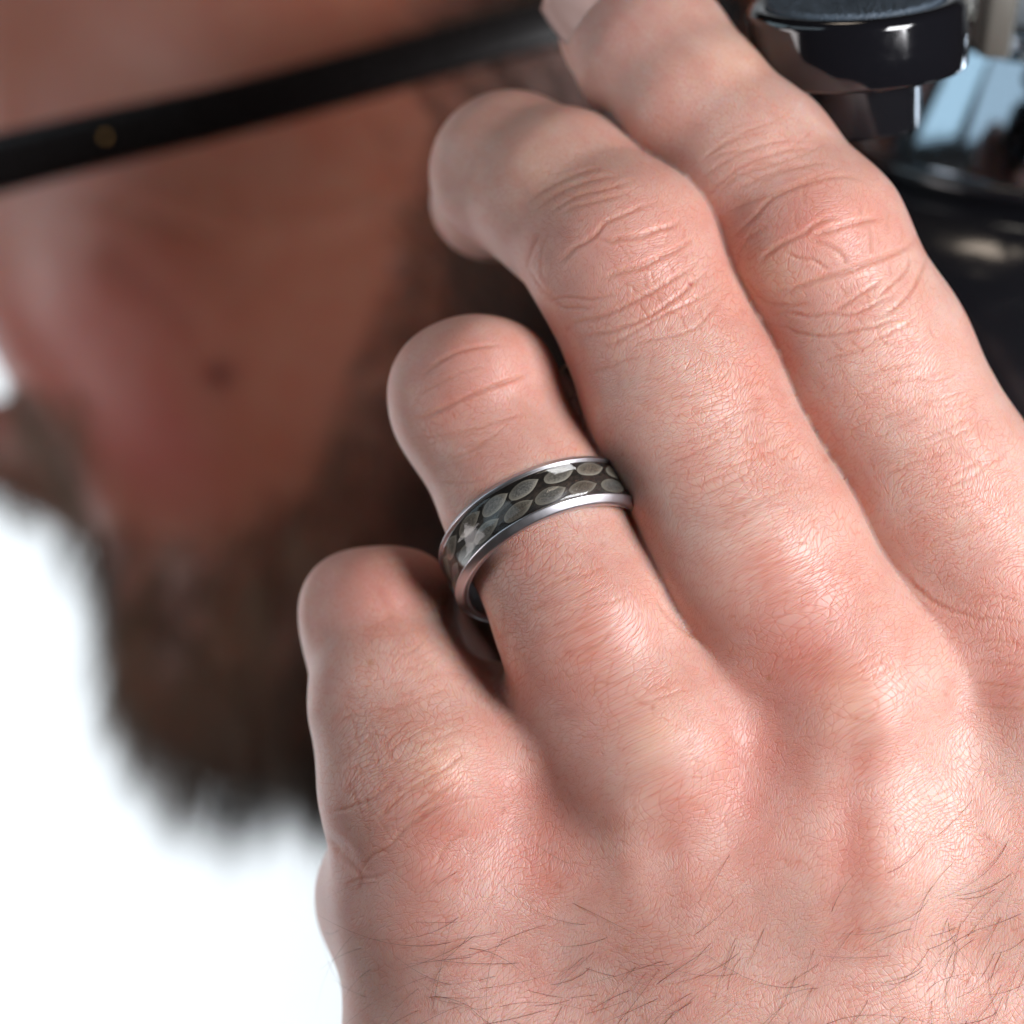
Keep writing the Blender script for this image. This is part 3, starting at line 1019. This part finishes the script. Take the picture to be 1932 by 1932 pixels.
# moustache end showing past the cheek
nm = 1500
p, nn = scatter(nm, lambda u, v, nn: ((u < 150) & (u > -120) & (v > 720) & (v < 950) & (nn[:, 1] < .6)).astype(float) + 1e-12)
dirs = np.stack([rng.normal(.25, .2, nm), rng.normal(0, .2, nm), np.full(nm, -.7)], 1) + nn * .3
strands('moustache', p, dirs, rng.uniform(4, 8, nm), np.stack([rng.normal(.2, .1, nm), np.zeros(nm), -np.full(nm, .2)], 1),
        rng.uniform(.05, .08, nm), M['beard'], head, seg=4)
# dark hair of the temple and side of the head
nh = 9000
p, nn = scatter(nh, lambda u, v, nn: ramp(u, 690, 900) * (v < 1000) * (nn[:, 1] < .5) * (u < 1700) * (v > -300) + 1e-12)
dirs = np.stack([rng.normal(.6, .25, nh), rng.normal(0, .15, nh), rng.normal(-.7, .25, nh)], 1) + nn * rng.uniform(.1, .4, nh)[:, None]
strands('head_hair', p, dirs, rng.uniform(7, 16, nh), np.stack([np.full(nh, .1), np.zeros(nh), -rng.uniform(.05, .3, nh)], 1),
        rng.uniform(.05, .08, nh), M['head_hair'], head, seg=4)

# ------------------------------------------------------------------ glasses
glasses = thing('glasses', 'thick black glasses arm running across the temple above the cheek', 'glasses', (-0.03, 0.068, 0.045))


def temple():
    """a bar with a rounded section, swept along a gentle curve"""
    path = [(-200, 362, 78, 8.2), (0, 308, 74, 7.9), (200, 260, 71, 7.4), (420, 210, 69, 6.9), (700, 136, 69, 6.7), (1000, 52, 71, 6.6),
            (1250, 0, 75, 8.2), (1380, 50, 80, 8.0)]
    pts = smooth_poly([P(a, b_, c + 26) for a, b_, c, h in path], 6)
    hs = np.interp(np.linspace(0, 1, len(pts)), np.linspace(0, 1, len(path)), [h for *_, h in path])
    tan = np.gradient(pts, axis=0); tan /= np.linalg.norm(tan, axis=1)[:, None]
    oy = np.array([0, 1.0, 0])
    nseg = 28
    Vt = []
    for p_, t, h in zip(pts, tan, hs):
        n1 = oy - t * (oy @ t); n1 /= np.linalg.norm(n1)
        n2 = np.cross(t, n1)
        for k in range(nseg):
            a = 2 * np.pi * k / nseg
            c, s_ = math.cos(a), math.sin(a)
            e = .45                       # rounded-box section
            Vt.append(p_ + n1 * math.copysign(abs(c) ** e, c) * 1.9 + n2 * math.copysign(abs(s_) ** e, s_) * h / 2)
    n = len(pts)
    Ft = [(i * nseg + k, i * nseg + (k + 1) % nseg, (i + 1) * nseg + (k + 1) % nseg, (i + 1) * nseg + k) for i in range(n - 1) for k in range(nseg)]
    return mesh_np('temple_arm', Vt, Ft, M['frame'])


part('temple_arm', temple(), glasses)
Vl, Fl = lathe([(0, .4), (.6, .36), (.8, .2), (.85, -.6)], 24)
part('rivet', mesh_np('rivet', frame_from((0, -1, 0), P(205, 258, 95.4))(Vl), Fl, M['gold']), glasses)

# ------------------------------------------------------------------ ring
ring = thing('finger_ring', 'silver band ring with dark inlay of pale leaf-shaped scales on ring finger', 'ring', tuple(P(1032, 1012, 8.2) / 1000))
axis = np.array([-.43 * .885, .47, .90 * .885]); axis /= np.linalg.norm(axis)
RT = frame_from(axis, P(1030, 1020, 8.4))
RI, RO, HW = 10.15, 11.5, 3.15          # inner radius, outer radius, half width
prof_in = [(RI, -HW + .5), (RI, HW - .5)]


def arc(cx, cy, r, a0, a1, n):
    return [(cx + r * math.cos(math.radians(a0 + (a1 - a0) * i / n)), cy + r * math.sin(math.radians(a0 + (a1 - a0) * i / n))) for i in range(n + 1)]


half = [(RO - .42, HW - .98), (RO - .05, HW - .90), (RO, HW - .84), (RO - .02, HW - .72), (RO - .10, HW - .60), (RO - .52, HW - .14), (RO - .62, HW - .05), (RO - .76, HW)] + arc(RI + .3, HW - .3, .3, 90, 180, 6)
prof = [(r, -h) for r, h in half[::-1]] + half
prof = [(RI + .0, 0)] + [(r, -h) for r, h in half[::-1]] + [(RO - .42, 0)] + half
Vr, Fr = lathe(prof, 220, closed=True)
part('band', mesh_np('band', RT(Vr), Fr, M['steel']), ring)
IR = RO - .40
Vr, Fr = lathe([(IR - .25, -(HW - .86)), (IR, -(HW - .86)), (IR, 0), (IR, HW - .86), (IR - .25, HW - .86)], 200, closed=True)
inl = part('inlay', mesh_np('inlay', RT(Vr), Fr, M['inlay']), ring)


def scale_mesh(a0, h0, L_, W_, lean):
    """leaf outline wrapped on the inlay: round at the left, pointed at the right, slightly domed"""
    nr, nc = 5, 26
    Vs, rim = [], []
    for i in range(nr):
        q = i / (nr - 1)
        for k in range(nc):
            t = 2 * np.pi * k / nc
            x = -math.cos(t)
            wid = max(0.0, 1 - x * x) ** (.74 + .34 * x) * (1 - .10 * x)
            y = math.copysign(wid, math.sin(t)) * abs(math.sin(t)) ** .12
            if k % (nc // 2) == 0:
                y = 0
            x, y = x * q * L_ / 2, y * q * W_ / 2
            xr = x * math.cos(lean) - y * math.sin(lean); yr = x * math.sin(lean) + y * math.cos(lean)
            a = a0 + xr / IR
            r = IR + .03 + .16 * (1 - q ** 3)
            Vs.append((r * math.cos(a), r * math.sin(a), h0 + yr)); rim.append(1.0 if i == nr - 1 else (.25 if i == nr - 2 else 0))
    Fs = [(i * nc + k, i * nc + (k + 1) % nc, (i + 1) * nc + (k + 1) % nc, (i + 1) * nc + k) for i in range(nr - 1) for k in range(nc)]
    me = mesh_np('scale', RT(np.array(Vs)), Fs, M['scale'])
    at = me.attributes.new('rim', 'FLOAT', 'POINT'); at.data.foreach_set('value', np.array(rim, dtype=np.float32))
    return me


r3 = np.random.default_rng(11)
nsc = 18
for i in range(nsc):
    for row in (0, 1):
        a0 = 2 * np.pi * (i + .5 * row) / nsc + r3.normal(0, .012)
        part('scale', scale_mesh(a0, (1.08 if row == 0 else -1.08) + r3.normal(0, .10), 3.65 + r3.normal(0, .12), 1.72 + r3.normal(0, .06), r3.normal(.16, .05)), inl)
gz = RO - .06
Vr, Fr = lathe([(gz - .08, -(HW - .84)), (gz, -(HW - .84)), (gz + .09, -(HW - 1.6)), (gz + .14, 0), (gz + .09, HW - 1.6), (gz, HW - .84), (gz - .08, HW - .84)], 220, closed=True)
part('glaze', mesh_np('glaze', RT(Vr), Fr, M['glaze']), ring)

# ------------------------------------------------------------------ optical instrument, upper right
inst = thing('optical_instrument', 'glossy black instrument with textured round knob behind the index finger', 'instrument', (0.05, 0.05, 0.01))
TILT = math.radians(19)


def up_axis(roll):
    return np.array([math.sin(roll), -math.sin(TILT), math.cos(TILT)])


KT = frame_from(up_axis(math.radians(-4)), P(1620, 130, 21))
# h = 0 at the lower edge of the knob
R_ = 12.2
Vk, Fk = lathe([(0, -.2), (R_ - 1, -.2), (R_ - .35, 0)] + [(R_, .45), (R_ + .02, 3.5), (R_, 6.6)] + arc(R_ - 1.2, 6.6, 1.2, 5, 90, 8) + [(R_ - 1.9, 7.8), (R_ - 2.1, 7.55), (0, 7.55)], 140)
knob = part('knob', mesh_np('knob', KT(Vk), Fk, M['black']), inst)
Vk, Fk = lathe([(R_ - 2.2, 7.4), (R_ - 2.25, 7.9)] + [(q, 8.2) for q in np.linspace(R_ - 2.5, 0.05, 42)], 260)
gm = Vk[:, 2] > 8.1
Vk[gm, 2] += rng.uniform(-.14, .14, gm.sum()); Vk[gm, :2] += rng.uniform(-.06, .06, (gm.sum(), 2))
part('textured_cap', mesh_np('textured_cap', KT(Vk), Fk, M['grip']), knob)
Vk, Fk = lathe([(7.0, 0), (6.8, -.6), (6.8, -6.2), (6.5, -6.6), (0, -6.7)], 100)
part('neck', mesh_np('neck', KT(Vk), Fk, M['dome']), inst)
# the big round housing
HT = frame_from(up_axis(math.radians(2)), P(2030, 285, 73))
Vk, Fk = lathe([(0, 17.6), (14, 17.6), (16.4, 17.3)] + arc(16.4, 16.6, .7, 90, 10, 5) + [(17.2, 15.6), (17.0, 15.1), (18.4, 14.9), (18.9, 14.7), (19.1, 14.3), (26.0, 1.3), (26.0, .9)], 180)
part('barrel', mesh_np('barrel', HT(Vk), Fk, plain('polished dark metal barrel', (.34, .40, .46), .08, metal=1.0)), inst)
Vk, Fk = lathe([(25.0, 1.2), (26.6, 1.1)] + arc(26.8, 0.1, 1.0, 90, -60, 8) + [(26.8, -1.4), (26.0, -1.8)], 180)
part('lip', mesh_np('lip', HT(Vk), Fk, M['dome']), inst)
Vk, Fk = lathe([(26.2, -1.6), (27.2, -2.0)] + [(27 + 20 * math.sin(t * math.pi / 2), -2 - 30 * (1 - math.cos(t * math.pi / 2)) - 2 * t) for t in np.linspace(.08, 1, 18)] + [(46, -46), (38, -54), (0, -58)], 180)  # flare widened beyond the view to shade the face from the key
part('dome', mesh_np('dome', HT(Vk), Fk, M['dome']), inst)
# side plate standing by the knob
Vb = []
for q in np.linspace(0, 2 * np.pi, 40, endpoint=False):
    c, s_ = math.cos(q), math.sin(q)
    Vb.append((math.copysign(abs(c) ** .35, c) * 1.9, math.copysign(abs(s_) ** .35, s_) * 5))
Vp = np.array([(x, y, h) for h in (0, .3, 9, 12) for x, y in (Vb if h else [(a * .9, b_ * .9) for a, b_ in Vb])])
n = len(Vb)
Fp = [(i * n + k, i * n + (k + 1) % n, (i + 1) * n + (k + 1) % n, (i + 1) * n + k) for i in range(3) for k in range(n)]
part('side_plate', mesh_np('side_plate', frame_from(up_axis(math.radians(6)), P(1868, 95, 42))(Vp), Fp, M['lug']), inst)
